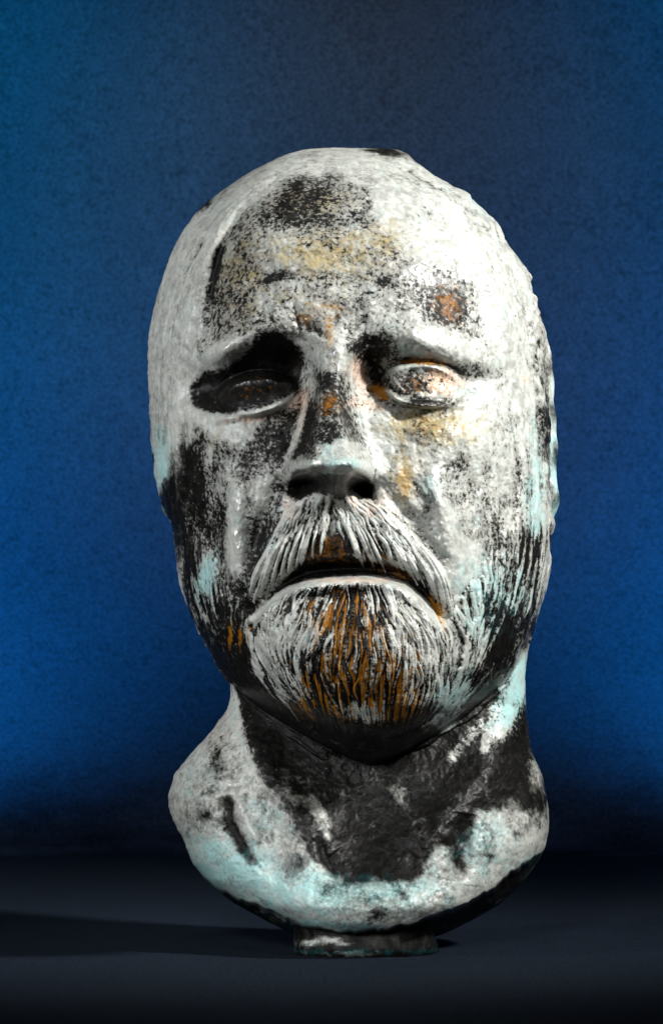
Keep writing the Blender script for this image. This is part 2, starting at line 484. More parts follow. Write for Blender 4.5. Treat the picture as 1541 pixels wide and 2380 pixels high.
# neck and chest
ridge(F, [(560, 1640), (600, 1760), (680, 1880), (770, 1990)], 30, 34)
ridge(F, [(1190, 1640), (1150, 1760), (1060, 1880), (960, 1990)], 34, 34)
ridge(F, [(870, 1800), (940, 1870), (990, 1950)], 10, 10)
F -= 40 * gauss(850, 1930, 70, 90) + 26 * gauss(640, 2000, 30, 60) 
ridge(F, [(520, 1850), (545, 1920), (590, 2015)], 17, -20)
ridge(F, [(545, 1830), (565, 1900), (600, 1960)], 12, 18)
ridge(F, [(1085, 1890), (1075, 1960), (1062, 2050)], 19, -20)
ridge(F, [(1120, 1880), (1110, 1960), (1100, 2060)], 20, 14)
ridge(F, [(740, 1930), (760, 2000), (800, 2060)], 9, -16)
F += 20 * gauss(470, 1900, 40, 90) + 16 * gauss(1200, 1960, 50, 60)
ridge(F, [(600, 2080), (740, 2110), (880, 2115), (1010, 2095), (1130, 2060)], 32, 20)
RIM = [(400, 1960), (448, 2030), (500, 2076), (545, 2098), (600, 2118), (660, 2140), (705, 2162), (760, 2168), (830, 2176), (900, 2164), (960, 2152), (1010, 2132),
       (1080, 2106), (1140, 2072), (1200, 2022), (1300, 1950)]
rim_v = -8 - 10 * sstep(900, 500, UU[:1]) + np.interp(UU[0], [p_[0] for p_ in RIM], [p_[1] for p_ in RIM]).astype(np.float32)[None, :] + 4 * vnoise(22, 500) + 3 * vnoise(9, 500)
below = VV - rim_v
F -= 95 * sstep(0, 22, below)
# surface unevenness of the casting
F += 5 * fbm(70, 3) + 1.2 * fbm(16, 3) * (1 - 0.6 * beard)
crust = blur(np.clip(fbm(7, 3), -1, 1.5), 1)
F += 0.9 * crust

# ------------------------------------------------------------------ patina maps
DK = np.full((GH, GW), 0.22, np.float32)   # bare dark bronze, plus shade put into neck, socket, nose and mouth
RU = np.zeros((GH, GW), np.float32)        # orange rust
TE = np.full((GH, GW), 0.25, np.float32)   # green-blue verdigris
OC = np.full((GH, GW), 0.14, np.float32)   # ochre stain
PK = np.zeros((GH, GW), np.float32)        # pinkish bare metal and right-eye highlight

def paint(M, val, pts, soft=10):
    m = polymask(pts, soft)
    M += (val - M) * m

def dab(M, val, u, v, ru, rv, rot=0):
    m = np.clip(gauss(u, v, ru, rv, rot) * 1.25, 0, 1)
    M += (val - M) * m

# dark areas: forehead
paint(DK, 0.20, [(380, 1700), (1290, 1700), (1290, 2240), (380, 2240)], 20)
paint(DK, 0.42, [(500, 520), (620, 430), (900, 430), (960, 560), (1100, 680), (1120, 780), (480, 790), (480, 640)], 25)
paint(DK, 0.02, [(860, 430), (1000, 440), (1130, 560), (1200, 760), (1240, 1000), (1230, 1120), (1190, 1080), (1140, 1000), (1150, 800), (1090, 650), (960, 590), (880, 520)], 16)  # brightness of the lit right forehead put in as pale patina
paint(DK, 0.55, [(640, 440), (700, 400), (780, 405), (850, 440), (850, 500), (790, 545), (700, 550), (640, 530), (560, 560), (540, 530), (600, 480)], 14)
paint(DK, 0.70, [(655, 450), (700, 415), (770, 420), (790, 480), (760, 530), (690, 530), (650, 500)], 12)
paint(DK, 0.52, [(505, 560), (600, 520), (640, 560), (570, 640), (560, 700), (640, 740), (640, 790), (560, 790), (480, 800), (478, 660)], 18)
dab(DK, 0.9, 506, 600, 8, 40, 8)
for a in [(640, 645, 34, 8, -22, .75), (905, 660, 24, 8, 20, .62), (1040, 690, 44, 44, 20, .60), (1060, 720, 30, 22, 40, .66), (800, 480, 36, 26, 0, .5), (845, 560, 50, 20, 0, .33),
          (980, 495, 40, 22, 0, .26), (740, 745, 40, 10, 0, .45), (545, 680, 30, 30, 0, .56), (700, 590, 60, 26, 0, .24), (560, 620, 30, 20, 0, .5)]:
    dab(DK, a[5], *a[:5])
# left socket and cheek
paint(DK, 0.97, [(438, 905), (480, 862), (520, 862), (570, 830), (600, 790), (640, 768), (704, 815), (704, 850), (690, 905), (660, 942), (560, 964), (500, 972), (450, 948)], 7)  # dark bronze with the brow's shade painted in
paint(DK, 0.72, [(600, 975), (690, 945), (722, 940), (705, 1030), (664, 1090), (610, 1070), (585, 1020)], 11)
paint(DK, 0.56, [(430, 1010), (520, 980), (600, 1010), (640, 1100), (640, 1180), (560, 1180), (480, 1100)], 20)
paint(DK, 0.15, [(470, 985), (600, 965), (590, 985), (560, 1040), (500, 1020)], 10)
paint(DK, 0.86, [(400, 1180), (428, 1040), (462, 1040), (478, 1140), (500, 1260), (530, 1330), (575, 1390), (600, 1400), (570, 1450), (590, 1550), (680, 1660),
                 (760, 1760), (640, 1700), (530, 1590), (450, 1450), (410, 1290)], 9)
paint(DK, 0.70, [(480, 1080), (510, 1180), (520, 1300), (500, 1280), (470, 1180)], 10)
paint(DK, 0.80, [(590, 1190), (650, 1120), (660, 1130), (640, 1210), (605, 1290), (570, 1370), (550, 1340), (585, 1290)], 9)
paint(DK, 0.72, [(590, 1160), (650, 1130), (640, 1210), (600, 1300), (575, 1390), (520, 1390), (520, 1330), (560, 1300)], 12)
dab(DK, 0.0, 548, 1232, 17, 66)  # lamp highlight on the cheek fold put in as pale colour
dab(DK, 0.75, 512, 1240, 10, 70)
dab(DK, 0.25, 485, 1340, 16, 50, 10)
dab(DK, 0.3, 610, 1150, 22, 40)
# right of the face
paint(DK, 0.74, [(806, 790), (860, 768), (905, 780), (928, 820), (905, 850), (890, 900), (860, 880), (850, 845), (815, 825)], 10)
dab(DK, 0.8, 880, 900, 14, 18, 40)
dab(DK, 0.0, 512, 818, 24, 14, -25)  # left brow highlight painted pale
dab(DK, 0.0, 1020, 805, 60, 22, 20)  # right brow highlight painted pale
dab(DK, 0.7, 985, 843, 64, 5, 6)
for a in [(1095, 862, 40, 15, 10, .62), (950, 893, 36, 22, 0, .72), (990, 938, 48, 6, 0, .8), (1075, 1078, 13, 22, 20, .85), (1130, 1150, 70, 90, 0, .36), (1160, 1300, 40, 90, 0, .45),
          (1060, 1010, 22, 14, 0, .4), (975, 1010, 22, 12, 0, .4), (930, 1090, 16, 40, 0, .35), (975, 1290, 26, 34, 0, .3), (1010, 1170, 18, 40, 30, .4), (1120, 990, 30, 60, 0, .06)]:
    dab(DK, a[5], *a[:5])
paint(DK, 0.0, [(1010, 1160), (1045, 1165), (1060, 1260), (1110, 1250), (1120, 1320), (1060, 1390), (1030, 1300)], 10)
paint(DK, 0.04, [(850, 960), (900, 970), (980, 1060), (900, 1060), (870, 1090)], 12)
paint(DK, 0.08, [(714, 852), (732, 850), (728, 915), (694, 1030), (660, 1098), (650, 1092), (682, 1005), (706, 925)], 4)
win, d, p = polydist([(450, 968), (500, 972), (560, 968), (620, 955), (680, 930)], 30)
DK[win] += (0.05 - DK[win]) * np.clip(np.exp(-0.5 * (d / 9) ** 2) * 1.2, 0, 1)
# nose
paint(DK, 0.74, [(735, 860), (800, 860), (810, 950), (840, 1040), (820, 1075), (700, 1070), (715, 980), (735, 920)], 8)
dab(DK, 0.8, 765, 935, 26, 24)
paint(DK, 0.85, [(722, 900), (735, 960), (712, 1030), (690, 1070), (680, 1080), (706, 1000)], 6)
paint(DK, 0.30, [(745, 1030), (830, 1020), (850, 1100), (740, 1095)], 8)
paint(DK, 1.0, [(680, 1092), (730, 1088), (750, 1100), (850, 1106), (866, 1130), (862, 1156), (840, 1160), (815, 1150), (790, 1165), (770, 1150), (730, 1146), (695, 1164), (668, 1150)], 4)  # shade under the nose and in the nostrils put into the colour
# mouth gap
paint(DK, 1.0, [(596, 1425), (640, 1372), (700, 1308), (750, 1290), (800, 1286), (860, 1304), (920, 1318), (975, 1345), (1012, 1400), (1024, 1455), (985, 1398), (940, 1358), (880, 1342), (800, 1343), (720, 1351), (660, 1370), (610, 1422)], 4)  # shade inside the gap put into the colour
dab(DK, 0.92, 795, 1272, 62, 20)
# goatee
paint(DK, 0.42, GOAT, 10)
dab(DK, 0.75, 745, 1385, 60, 18, -6)
paint(DK, 0.84, [(700, 1400), (860, 1380), (900, 1450), (930, 1560), (960, 1640), (900, 1700), (760, 1700), (690, 1620), (700, 1540), (740, 1470)], 22)
paint(DK, 0.97, [(660, 1620), (750, 1640), (850, 1650), (960, 1640), (1020, 1640), (960, 1710), (880, 1740), (780, 1730), (700, 1690)], 12)
dab(DK, 0.1, 845, 1658, 34, 12, 8)
dab(DK, 0.05, 690, 1490, 40, 20)
dab(DK, 0.05, 960, 1470, 50, 50, 40)
paint(DK, 1.0, [(690, 1690), (780, 1725), (880, 1735), (1000, 1690), (1080, 1640), (1180, 1580), (1150, 1640), (1050, 1740), (900, 1830), (800, 1830), (700, 1760), (600, 1680)], 10)  # shade below the chin painted along with the dark bronze
paint(DK, 0.97, [(470, 1480), (540, 1540), (620, 1600), (680, 1680), (760, 1730), (880, 1740), (1000, 1710), (1060, 1680), (1000, 1780), (880, 1840), (740, 1820), (600, 1720), (540, 1620)], 9)  # under-jaw shade painted in the same way
# right jaw: streaks run with the beard
paint(DK, 0.58, [(1060, 1420), (1120, 1380), (1170, 1320), (1240, 1240), (1285, 1210), (1285, 1330), (1240, 1480), (1190, 1590), (1060, 1700), (980, 1720), (1050, 1600), (1070, 1500)], 16)
paint(DK, 0.92, [(1160, 1440), (1200, 1410), (1240, 1440), (1220, 1530), (1140, 1620), (1040, 1720), (960, 1740), (1050, 1640), (1120, 1540)], 12)
dab(DK, 0.25, 1080, 1470, 30, 60)
# ear strip and hair rim
paint(DK, 0.5, [(1240, 640), (1262, 740), (1275, 900), (1285, 1200), (1262, 1200), (1250, 1000), (1238, 800)], 8)
dab(DK, 0.85, 1262, 985, 12, 40)
dab(DK, 0.8, 895, 352, 36, 8, 10)
dab(DK, 0.8, 480, 480, 16, 12, -40)
dab(DK, 0.6, 360, 980, 12, 50)
dab(DK, 0.8, 395, 1160, 14, 70)
paint(DK, 0.08, [(560, 430), (640, 370), (780, 345), (900, 370), (780, 395), (660, 410), (560, 490), (480, 620), (450, 800), (430, 950), (395, 1100), (362, 1150), (350, 900), (380, 640), (450, 510)], 10)
# neck: dark bronze with the chin's shadow painted in
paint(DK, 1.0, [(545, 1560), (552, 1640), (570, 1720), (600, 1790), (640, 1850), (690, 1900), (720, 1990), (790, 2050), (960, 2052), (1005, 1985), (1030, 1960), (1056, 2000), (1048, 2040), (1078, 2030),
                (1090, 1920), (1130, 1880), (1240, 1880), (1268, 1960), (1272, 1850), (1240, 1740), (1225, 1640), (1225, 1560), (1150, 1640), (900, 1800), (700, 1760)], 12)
dab(DK, 0.35, 745, 1900, 16, 50, -20)
dab(DK, 0.55, 680, 1850, 14, 40, -35)
dab(DK, 0.25, 1190, 1935, 55, 30, -20)
dab(DK, 0.4, 1245, 1800, 14, 30)
dab(DK, 0.3, 1130, 1970, 30, 50)
dab(DK, 0.3, 1025, 2020, 18, 26)
paint(DK, 0.9, [(518, 1850), (535, 1850), (552, 1920), (600, 2000), (590, 2016), (560, 1985), (530, 1920)], 9)
dab(DK, 0.6, 505, 1770, 14, 30)
dab(DK, 0.45, 470, 1870, 40, 40)
dab(DK, 0.55, 690, 2010, 22, 26)
dab(DK, 0.6, 765, 2070, 26, 16)
dab(DK, 0.45, 870, 2110, 80, 30)
dab(DK, 0.02, 620, 2060, 90, 26, 18)
dab(DK, 0.0, 1180, 2010, 70, 18, -35)
# pale streaks crossing the dark neck on the right and left
for pts, wd, val in [([(1215, 1540), (1195, 1620), (1160, 1700)], 17, .12), ([(1150, 1650), (1125, 1740)], 10, .3), ([(1120, 1680), (1050, 1760)], 10, .42),
                     ([(1080, 1600), (1030, 1690)], 9, .1), ([(1060, 1560), (1010, 1680)], 6, .15), 
                     ([(540, 1600), (552, 1700), (580, 1790)], 9, .06), ([(870, 1800), (930, 1850), (960, 1880)], 14, .72)]:
    win, d, p = polydist(pts, wd * 4)
    m = np.clip(np.exp(-0.5 * (d / wd) ** 2) * 1.2, 0, 1)
    DK[win] += (val - DK[win]) * m
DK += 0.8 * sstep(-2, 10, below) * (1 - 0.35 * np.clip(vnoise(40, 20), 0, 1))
dab(DK, 0.2, 640, 2133, 40, 7, 22)
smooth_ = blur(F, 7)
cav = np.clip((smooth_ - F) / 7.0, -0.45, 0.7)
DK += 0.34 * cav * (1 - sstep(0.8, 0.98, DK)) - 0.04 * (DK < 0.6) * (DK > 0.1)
win, d, p = polydist([(x_, y_ + 6) for x_, y_ in LIPLINE], 30)
LIPM = np.zeros((GH, GW), np.float32)
LIPM[win] = np.clip(np.exp(-0.5 * (d / 6.5) ** 2) * 1.3, 0, 1)
# hollows in combed hair keep the dark metal, crests are pale
DK += (np.maximum(groove, -0.45) * (0.30 + 0.42 * beard) + (TONE - 0.5) * 0.85 * beard * hairy) * (1 - 0.9 * sstep(0.72, 0.98, DK))
fan = blur(fbm(40, 4), 2)
side = np.maximum(sstep(560, 500, UU), sstep(1090, 1160, UU)) * sstep(850, 1000, VV) * sstep(1720, 1560, VV)
DK += 0.22 * side * blur(fbm(14, 3, asp=6.0), 1)
DK += 0.10 * fan * (DK > 0.04) * (DK < 0.96)
DK += (0.12 - DK) * TIP * 0.9
DK += (0.06 - DK) * LIPM
DK = np.clip(DK, 0, 1.05)

# rust
for a in [(712, 735, 16, 20, 30, .8), (770, 715, 50, 11, 12, .75), (765, 770, 10, 36, 0, .9), (1045, 705, 34, 44, -20, .5), (765, 940, 26, 26, 0, .5), (968, 892, 26, 24, 0, .4),
          (1020, 885, 34, 26, 0, .5), (882, 912, 22, 13, 30, .9), (985, 842, 60, 7, 4, .7), (940, 1120, 18, 50, 0, .75), (985, 985, 60, 26, 0, .45), (590, 905, 60, 18, -10, .25),
          (560, 1145, 20, 26, 0, .3), (1215, 882, 10, 12, 0, .7), (540, 1475, 4, 26, 0, .9), (562, 1480, 4, 24, 0, .8), (581, 1472, 3, 20, 0, .8), (1020, 1420, 14, 44, -15, 1.0), (700, 860, 30, 20, 0, .15), (700, 460, 70, 30, 0, .12)]:
    m = gauss(*a[:5]) * a[5]
    RU = np.maximum(RU, m)
RU = np.maximum(RU, 0.95 * polymask([(690, 1420), (780, 1375), (870, 1380), (890, 1440), (940, 1560), (1000, 1620), (980, 1690), (900, 1700), (820, 1690), (740, 1690), (680, 1650), (710, 1540), (730, 1480)], 20))
RU = np.maximum(RU, 0.60 * polymask([(880, 1380), (980, 1440), (1040, 1520), (1020, 1640), (940, 1640), (910, 1500)], 22))
RU = np.maximum(RU, 0.35 * polymask([(610, 1430), (690, 1400), (700, 1600), (650, 1600)], 22))
RU = np.maximum(RU, 0.42 * polymask([(700, 1250), (780, 1230), (880, 1250), (980, 1330), (1010, 1380), (960, 1360), (860, 1320), (700, 1310), (650, 1350), (620, 1390), (600, 1390), (660, 1300)], 12))
lockrand = np.mod(TONE * 7.31 + 0.13, 1.0)
bl_ = np.clip(gm + mm, 0, 1) * (blur((H > -1.5).astype(np.float32), 1))
RU *= 1 - bl_ * 0.9 * sstep(0.72, 0.5, lockrand)
RU *= 1 - 0.7 * sstep(1640, 1700, VV)
# verdigris
for a in [(800, 1078, 50, 16, 0, 0.8), (770, 1098, 60, 7, 0, 0.8), (770, 1030, 40, 50, 0, .55), (1150, 1400, 90, 110, 0, .8), (1240, 1150, 24, 150, 0, .75), (380, 1080, 24, 90, 0, .85),
          (485, 1340, 24, 60, 10, 1.0), (640, 1180, 60, 40, 0, .35), (1190, 1620, 40, 90, 20, 1.0), (1060, 1620, 50, 80, 30, .8), (545, 1640, 14, 60, 0, .4),
          (620, 1900, 60, 60, 0, .6), (560, 2020, 130, 60, 20, 1.0), (480, 2040, 50, 40, 30, 1.2), (750, 2070, 260, 60, 0, .95), (1100, 1960, 90, 90, 0, .75), (1190, 2040, 90, 22, -32, 1.2),
          (460, 1800, 70, 100, 0, .45), (1100, 470, 60, 26, 40, .5), (740, 2160, 130, 22, 0, 1.1), (620, 1260, 60, 60, 0, .4), (1000, 1130, 40, 50, 0, .5), (950, 815, 30, 14, 20, .7),
          (1080, 905, 40, 20, 0, .5), (980, 500, 40, 26, 0, .35), (1170, 520, 30, 60, -30, .4), (400, 850, 30, 100, 0, .3), (845, 1658, 34, 12, 0, .6)]:
    TE = np.maximum(TE, gauss(*a[:5]) * a[5] * 0.9)
dab(TE, 0.05, 1150, 2060, 50, 14, -32)
# ochre
for a in [(720, 470, 80, 30, 0, .8), (560, 650, 60, 120, 10, .75), (760, 590, 140, 60, 0, .8), (880, 560, 80, 50, 0, .7), (700, 680, 130, 50, 0, .45), (1000, 990, 100, 40, 0, 1.0), (940, 1110, 34, 60, 0, .8),
          (890, 800, 30, 20, 0, .6), (1000, 893, 60, 24, 0, .9), (1040, 700, 60, 60, 0, .5), (490, 1020, 50, 40, 0, .4), (790, 850, 40, 60, 0, .35), (950, 1400, 50, 40, 40, .35), (1000, 790, 80, 30, 0, .15),
          (500, 1700, 20, 40, 30, .3), (840, 1550, 110, 120, 0, .35), (1130, 1170, 80, 110, 0, .3), (600, 870, 100, 50, 0, .2)]:
    OC = np.maximum(OC, gauss(*a[:5]) * a[5])
# bare pink metal, and a pinkish highlight painted on the right eye
for a in [(840, 870, 18, 40, -15, .9), (695, 940, 16, 34, 20, .8), (660, 985, 26, 14, -20, .4), (850, 940, 40, 16, 10, .6), (600, 970, 80, 10, -8, .5), (670, 1180, 26, 36, 20, .4), (860, 1170, 60, 30, 20, .4),
          (740, 740, 40, 20, 0, .3), (1250, 700, 12, 80, 0, .3), (1025, 887, 34, 22, 0, 1.1), (820, 1348, 120, 6, 0, .5), (500, 1720, 30, 50, 30, .25), (700, 1000, 10, 60, 12, .4)]:
    PK = np.maximum(PK, gauss(*a[:5]) * a[5])

# places rubbed smooth and glossy
PO = np.zeros((GH, GW), np.float32)
for a in [(510, 820, 28, 18, -25, 1), (548, 1230, 16, 62, 0, 1), (1045, 1260, 24, 100, -12, 1), (722, 1076, 10, 9, 0, 1), (795, 1073, 10, 8, 0, .8), (715, 742, 14, 12, 0, 1), (783, 815, 12, 12, 0, 1),
          (1000, 800, 70, 26, 22, .8), (1000, 590, 70, 50, 35, .7), (1160, 760, 26, 200, -12, .6), (1200, 1000, 30, 100, 0, .6), (450, 968, 16, 14, 0, .9), (540, 1830, 10, 22, -20, .9), (480, 600, 20, 80, 20, .5)]:
    PO = np.maximum(PO, gauss(*a[:5]) * a[5])
PO = np.clip(np.maximum(PO, 0.75 * np.clip((F - blur(F, 12)) / 9.0, 0, 1)), 0, 1)

# ------------------------------------------------------------------ materials
def new_mat(name):
    m = bpy.data.materials.new(name)
    m.use_nodes = True
    nt_ = m.node_tree
    nt_.nodes.clear()
    out = nt_.nodes.new('ShaderNodeOutputMaterial')
    b = nt_.nodes.new('ShaderNodeBsdfPrincipled')
    nt_.links.new(b.outputs[0], out.inputs[0])
    return m, nt_, b

class NB:
    def __init__(s, nt_):
        s.t = nt_
    def new(s, k):
        return s.t.nodes.new(k)
    def put(s, sock, v):
        if hasattr(v, 'is_linked') or isinstance(v, bpy.types.NodeSocket):
            s.t.links.new(v, sock)
        else:
            sock.default_value = v
    def math(s, op, a, b=0.0, c=0.0, clamp=False):
        n = s.new('ShaderNodeMath')
        n.operation = op
        n.use_clamp = clamp
        s.put(n.inputs[0], a); s.put(n.inputs[1], b); s.put(n.inputs[2], c)
        return n.outputs[0]
    def noise(s, vec, scale, detail=4, rough=0.55, lac=2.0, dist=0.0):
        n = s.new('ShaderNodeTexNoise')
        s.put(n.inputs['Vector'], vec)
        n.inputs['Scale'].default_value = scale
        n.inputs['Detail'].default_value = detail
        n.inputs['Roughness'].default_value = rough
        n.inputs['Lacunarity'].default_value = lac
        n.inputs['Distortion'].default_value = dist
        return n.outputs['Fac']
    def mix(s, f, a, b):
        n = s.new('ShaderNodeMix')
        n.data_type = 'RGBA'
        s.put(n.inputs[0], f)
        s.put(n.inputs[6], a if not isinstance(a, tuple) else (*a, 1))
        s.put(n.inputs[7], b if not isinstance(b, tuple) else (*b, 1))
        return n.outputs[2]
    def range(s, v, a, b, c=0.0, d=1.0, smooth=True):
        n = s.new('ShaderNodeMapRange')
        n.interpolation_type = 'SMOOTHSTEP' if smooth else 'LINEAR'
        s.put(n.inputs['Value'], v)
        n.inputs['From Min'].default_value = a
        n.inputs['From Max'].default_value = b
        n.inputs['To Min'].default_value = c
        n.inputs['To Max'].default_value = d
        return n.outputs['Result']

def bronze_material():
    m, t, b = new_mat('patinated_bronze')
    N = NB(t)
    tc = N.new('ShaderNodeTexCoord').outputs['Object']
    a1 = N.new('ShaderNodeAttribute'); a1.attribute_name = 'patina'
    a2 = N.new('ShaderNodeAttribute'); a2.attribute_name = 'stain'
    s1 = N.new('ShaderNodeSeparateColor'); t.links.new(a1.outputs['Color'], s1.inputs[0])
    s2 = N.new('ShaderNodeSeparateColor'); t.links.new(a2.outputs['Color'], s2.inputs[0])
    dark, rust, teal = s1.outputs
    ochre, pink, hair = s2.outputs
    nA = N.noise(tc, 620, 4, 0.62)          # speckle, a few tenths of a millimetre and up
    nB = N.noise(tc, 150, 4, 0.6, dist=0.4)
    nC = N.noise(tc, 1500, 3, 0.6)
    sp = N.math('MULTIPLY_ADD', nA, 1.8, N.math('MULTIPLY_ADD', nB, 0.75, N.math('MULTIPLY_ADD', nC, 0.7, -1.625)))
    dsum = N.math('ADD', dark, sp)
    soft = a1.outputs['Alpha']
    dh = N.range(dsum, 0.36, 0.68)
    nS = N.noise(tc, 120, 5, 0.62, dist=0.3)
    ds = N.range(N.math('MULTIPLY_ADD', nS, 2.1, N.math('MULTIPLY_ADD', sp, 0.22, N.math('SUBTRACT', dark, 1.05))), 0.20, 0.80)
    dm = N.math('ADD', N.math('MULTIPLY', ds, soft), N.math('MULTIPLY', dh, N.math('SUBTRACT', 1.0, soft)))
    edge = N.math('MULTIPLY', N.range(dsum, 0.30, 0.44), N.range(dsum, 0.70, 0.52))
    # grey veil: thin patina letting some metal through
    nD = N.noise(tc, 260, 5, 0.65)
    veil = N.range(nD, 0.38, 0.66)
    pale = N.mix(veil, (0.23, 0.238, 0.218), (0.420, 0.432, 0.400))
    nL = N.noise(tc, 45, 5, 0.6)
    pale = N.mix(N.math('MULTIPLY', N.range(nL, 0.35, 0.62), 0.45), pale, (0.49, 0.498, 0.462))
    nE = N.noise(tc, 180, 4, 0.6, dist=0.6)
    tm = N.range(N.math('MULTIPLY_ADD', nE, 1.4, N.math('SUBTRACT', teal, 0.95)), 0.0, 0.7)
    pale = N.mix(tm, pale, (0.27, 0.45, 0.44))
    nF = N.noise(tc, 300, 5, 0.6, dist=0.5)
    om = N.range(N.math('MULTIPLY_ADD', nF, 1.6, N.math('SUBTRACT', ochre, 1.1)), 0.0, 0.7)
    pale = N.mix(N.math('MULTIPLY', om, 0.92), pale, (0.30, 0.232, 0.08))
    pm = N.range(N.math('MULTIPLY_ADD', nF, 1.2, N.math('SUBTRACT', pink, 0.75)), 0.0, 0.6)
    pale = N.mix(N.math('MULTIPLY', pm, 0.8), pale, (0.58, 0.40, 0.30))
    nG = N.noise(tc, 360, 4, 0.6, dist=0.6)
    rm = N.range(N.math('MULTIPLY_ADD', nG, 1.8, N.math('SUBTRACT', rust, 1.28)), 0.0, 0.42)
    pale = N.mix(N.math('MULTIPLY', rm, N.math('MULTIPLY_ADD', edge, 1.0, 0.28, clamp=True)), pale, (0.62, 0.31, 0.03))
    smoke = N.range(N.math('MULTIPLY_ADD', sp, 0.55, N.math('MULTIPLY_ADD', nL, 0.5, N.math('SUBTRACT', dark, 0.21))), 0.06, 0.62)
    pale = N.mix(N.math('MULTIPLY', smoke, 0.70), pale, (0.055, 0.052, 0.043))
    darkc = N.mix(N.range(nD, 0.4, 0.65), (0.0025, 0.0024, 0.0022), (0.007, 0.0067, 0.006))
    rm2 = N.range(N.math('MULTIPLY_ADD', nG, 1.5, N.math('SUBTRACT', rust, 1.0)), 0.0, 0.5)
    darkc = N.mix(N.math('MULTIPLY', rm2, 0.8), darkc, (0.23, 0.090, 0.006))
    tm2 = N.math('MULTIPLY', N.range(N.math('MULTIPLY_ADD', nE, 1.4, N.math('SUBTRACT', teal, 1.3)), 0.0, 0.6), 0.5)
    darkc = N.mix(tm2, darkc, (0.01, 0.10, 0.11))
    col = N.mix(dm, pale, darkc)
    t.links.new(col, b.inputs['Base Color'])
    b.inputs['Metallic'].default_value = 0.0
    rg = N.math('MULTIPLY_ADD', hair, -0.26, N.math('MULTIPLY_ADD', nA, 0.25, 0.36))
    t.links.new(rg, b.inputs['Roughness'])
    t.links.new(N.math('MULTIPLY_ADD', hair, 0.5, N.math('MULTIPLY_ADD', dm, -0.36, 0.48)), b.inputs['Specular IOR Level'])
    bp = N.new('ShaderNodeBump')
    t.links.new(N.math('MULTIPLY_ADD', hair, -0.42, 0.5), bp.inputs['Strength'])
    bp.inputs['Distance'].default_value = 0.0004
    hgt = N.math('ADD', N.math('MULTIPLY', nA, 0.7), N.math('MULTIPLY', N.math('SUBTRACT', 1.0, dm), 0.5))
    t.links.new(hgt, bp.inputs['Height'])
    t.links.new(bp.outputs[0], b.inputs['Normal'])
    return m

BRONZE = bronze_material()

# ------------------------------------------------------------------ the closed bust surface
def sample(M, u, v):
    x = np.clip(u - U0, 0, GW - 1.001)
    y = np.clip(v - V0, 0, GH - 1.001)
    xi = x.astype(np.int32)
    yi = y.astype(np.int32)
    fx = x - xi
    fy = y - yi
    return (M[yi, xi] * (1 - fx) * (1 - fy) + M[yi, xi + 1] * fx * (1 - fy) + M[yi + 1, xi] * (1 - fx) * fy + M[yi + 1, xi + 1] * fx * fy)

NF, NBK = 800, 110
tv = np.concatenate([343.2 + 27 * np.linspace(0, 1, 30) ** 1.6, np.linspace(372, 2150, 1060), 2151.5 + 44 * (1 - (1 - np.linspace(0, 1, 34)) ** 1.5)])
NR = len(tv)
L, Rr = outlines([(r[0], r[1]) for r in SIL], [(r[0], r[2]) for r in SIL], tv)
top = tv < 372
L[top] = tab([(r[0], r[1]) for r in SIL], tv[top]); Rr[top] = tab([(r[0], r[2]) for r in SIL], tv[top])
def lump(c, amp):
    n = int(2000 / c) + 4
    lat = rng.random(n) * 2 - 1
    x_ = (tv - 330) / c
    i = x_.astype(int)
    f = x_ - i
    f = f * f * (3 - 2 * f)
    return amp * (lat[i] * (1 - f) + lat[i + 1] * f)
edge = sstep(380, 480, tv) * (1 - sstep(2080, 2170, tv))
hairside = 1 - sstep(1180, 1300, tv)
dL = edge * (lump(60, 2.0) + lump(18, 1.8) + lump(8, 1.4))
dR = edge * (lump(60, 2.0) + lump(20, 1.6)) + edge * hairside * (lump(34, 7) + lump(15, 4) + lump(7, 1.6))
# front columns
tq = np.linspace(-1, 1, NF)
phi = tq * math.pi / 2
# denser in the middle of the face, still fine at the edges
qf = np.sin(phi)
pb = np.linspace(0, math.pi, NBK + 2)[1:-1]
mid = (L + Rr) / 2
half = (Rr - L) / 2
Uf = mid[:, None] + half[:, None] * qf[None, :] + dL[:, None] * np.clip(-qf, 0, 1)[None, :] ** 40 + dR[:, None] * np.clip(qf, 0, 1)[None, :] ** 40
Vf = np.repeat(tv[:, None], NF, 1)
Q = np.repeat(qf[None, :], NR, 0)
Wf = base_w(Uf, Vf, Q)
cosq = np.sqrt(np.clip(1 - Q * Q, 0, 1))
edgef = 1 - np.abs(Q) ** 14
topf = sstep(343, 380, Vf)
Wf = Wf + sample(F, Uf, Vf) * edgef * topf * np.clip(Wf / 60, 0, 1)
Hs = sample(H, Uf, Vf)
Xu = Uf + Hs * Q * 0.9 * topf
Wf = Wf + Hs * (0.25 + 0.75 * cosq) * topf * edgef
# back columns (from the right edge round to the left edge)
bd = tab(BD, tv)
Ub = mid[:, None] + half[:, None] * np.cos(pb)[None, :]
Wb = -bd[:, None] * np.sin(pb)[None, :] ** 0.9
Vb = np.repeat(tv[:, None], NBK, 1)
UA = np.hstack([Xu, Ub]); WA = np.hstack([Wf, Wb]); VA = np.hstack([Vf, Vb]); US = np.hstack([Uf, Ub])
NC = NF + NBK
k = (D - np.clip(WA, 0, None)) / D
X = (UA - CU) * k * S
Y = -WA * S
Z = (CAMZ - (VA - CV) * k) * S
co = np.stack([X, Y, Z], -1).reshape(-1, 3).astype(np.float32)
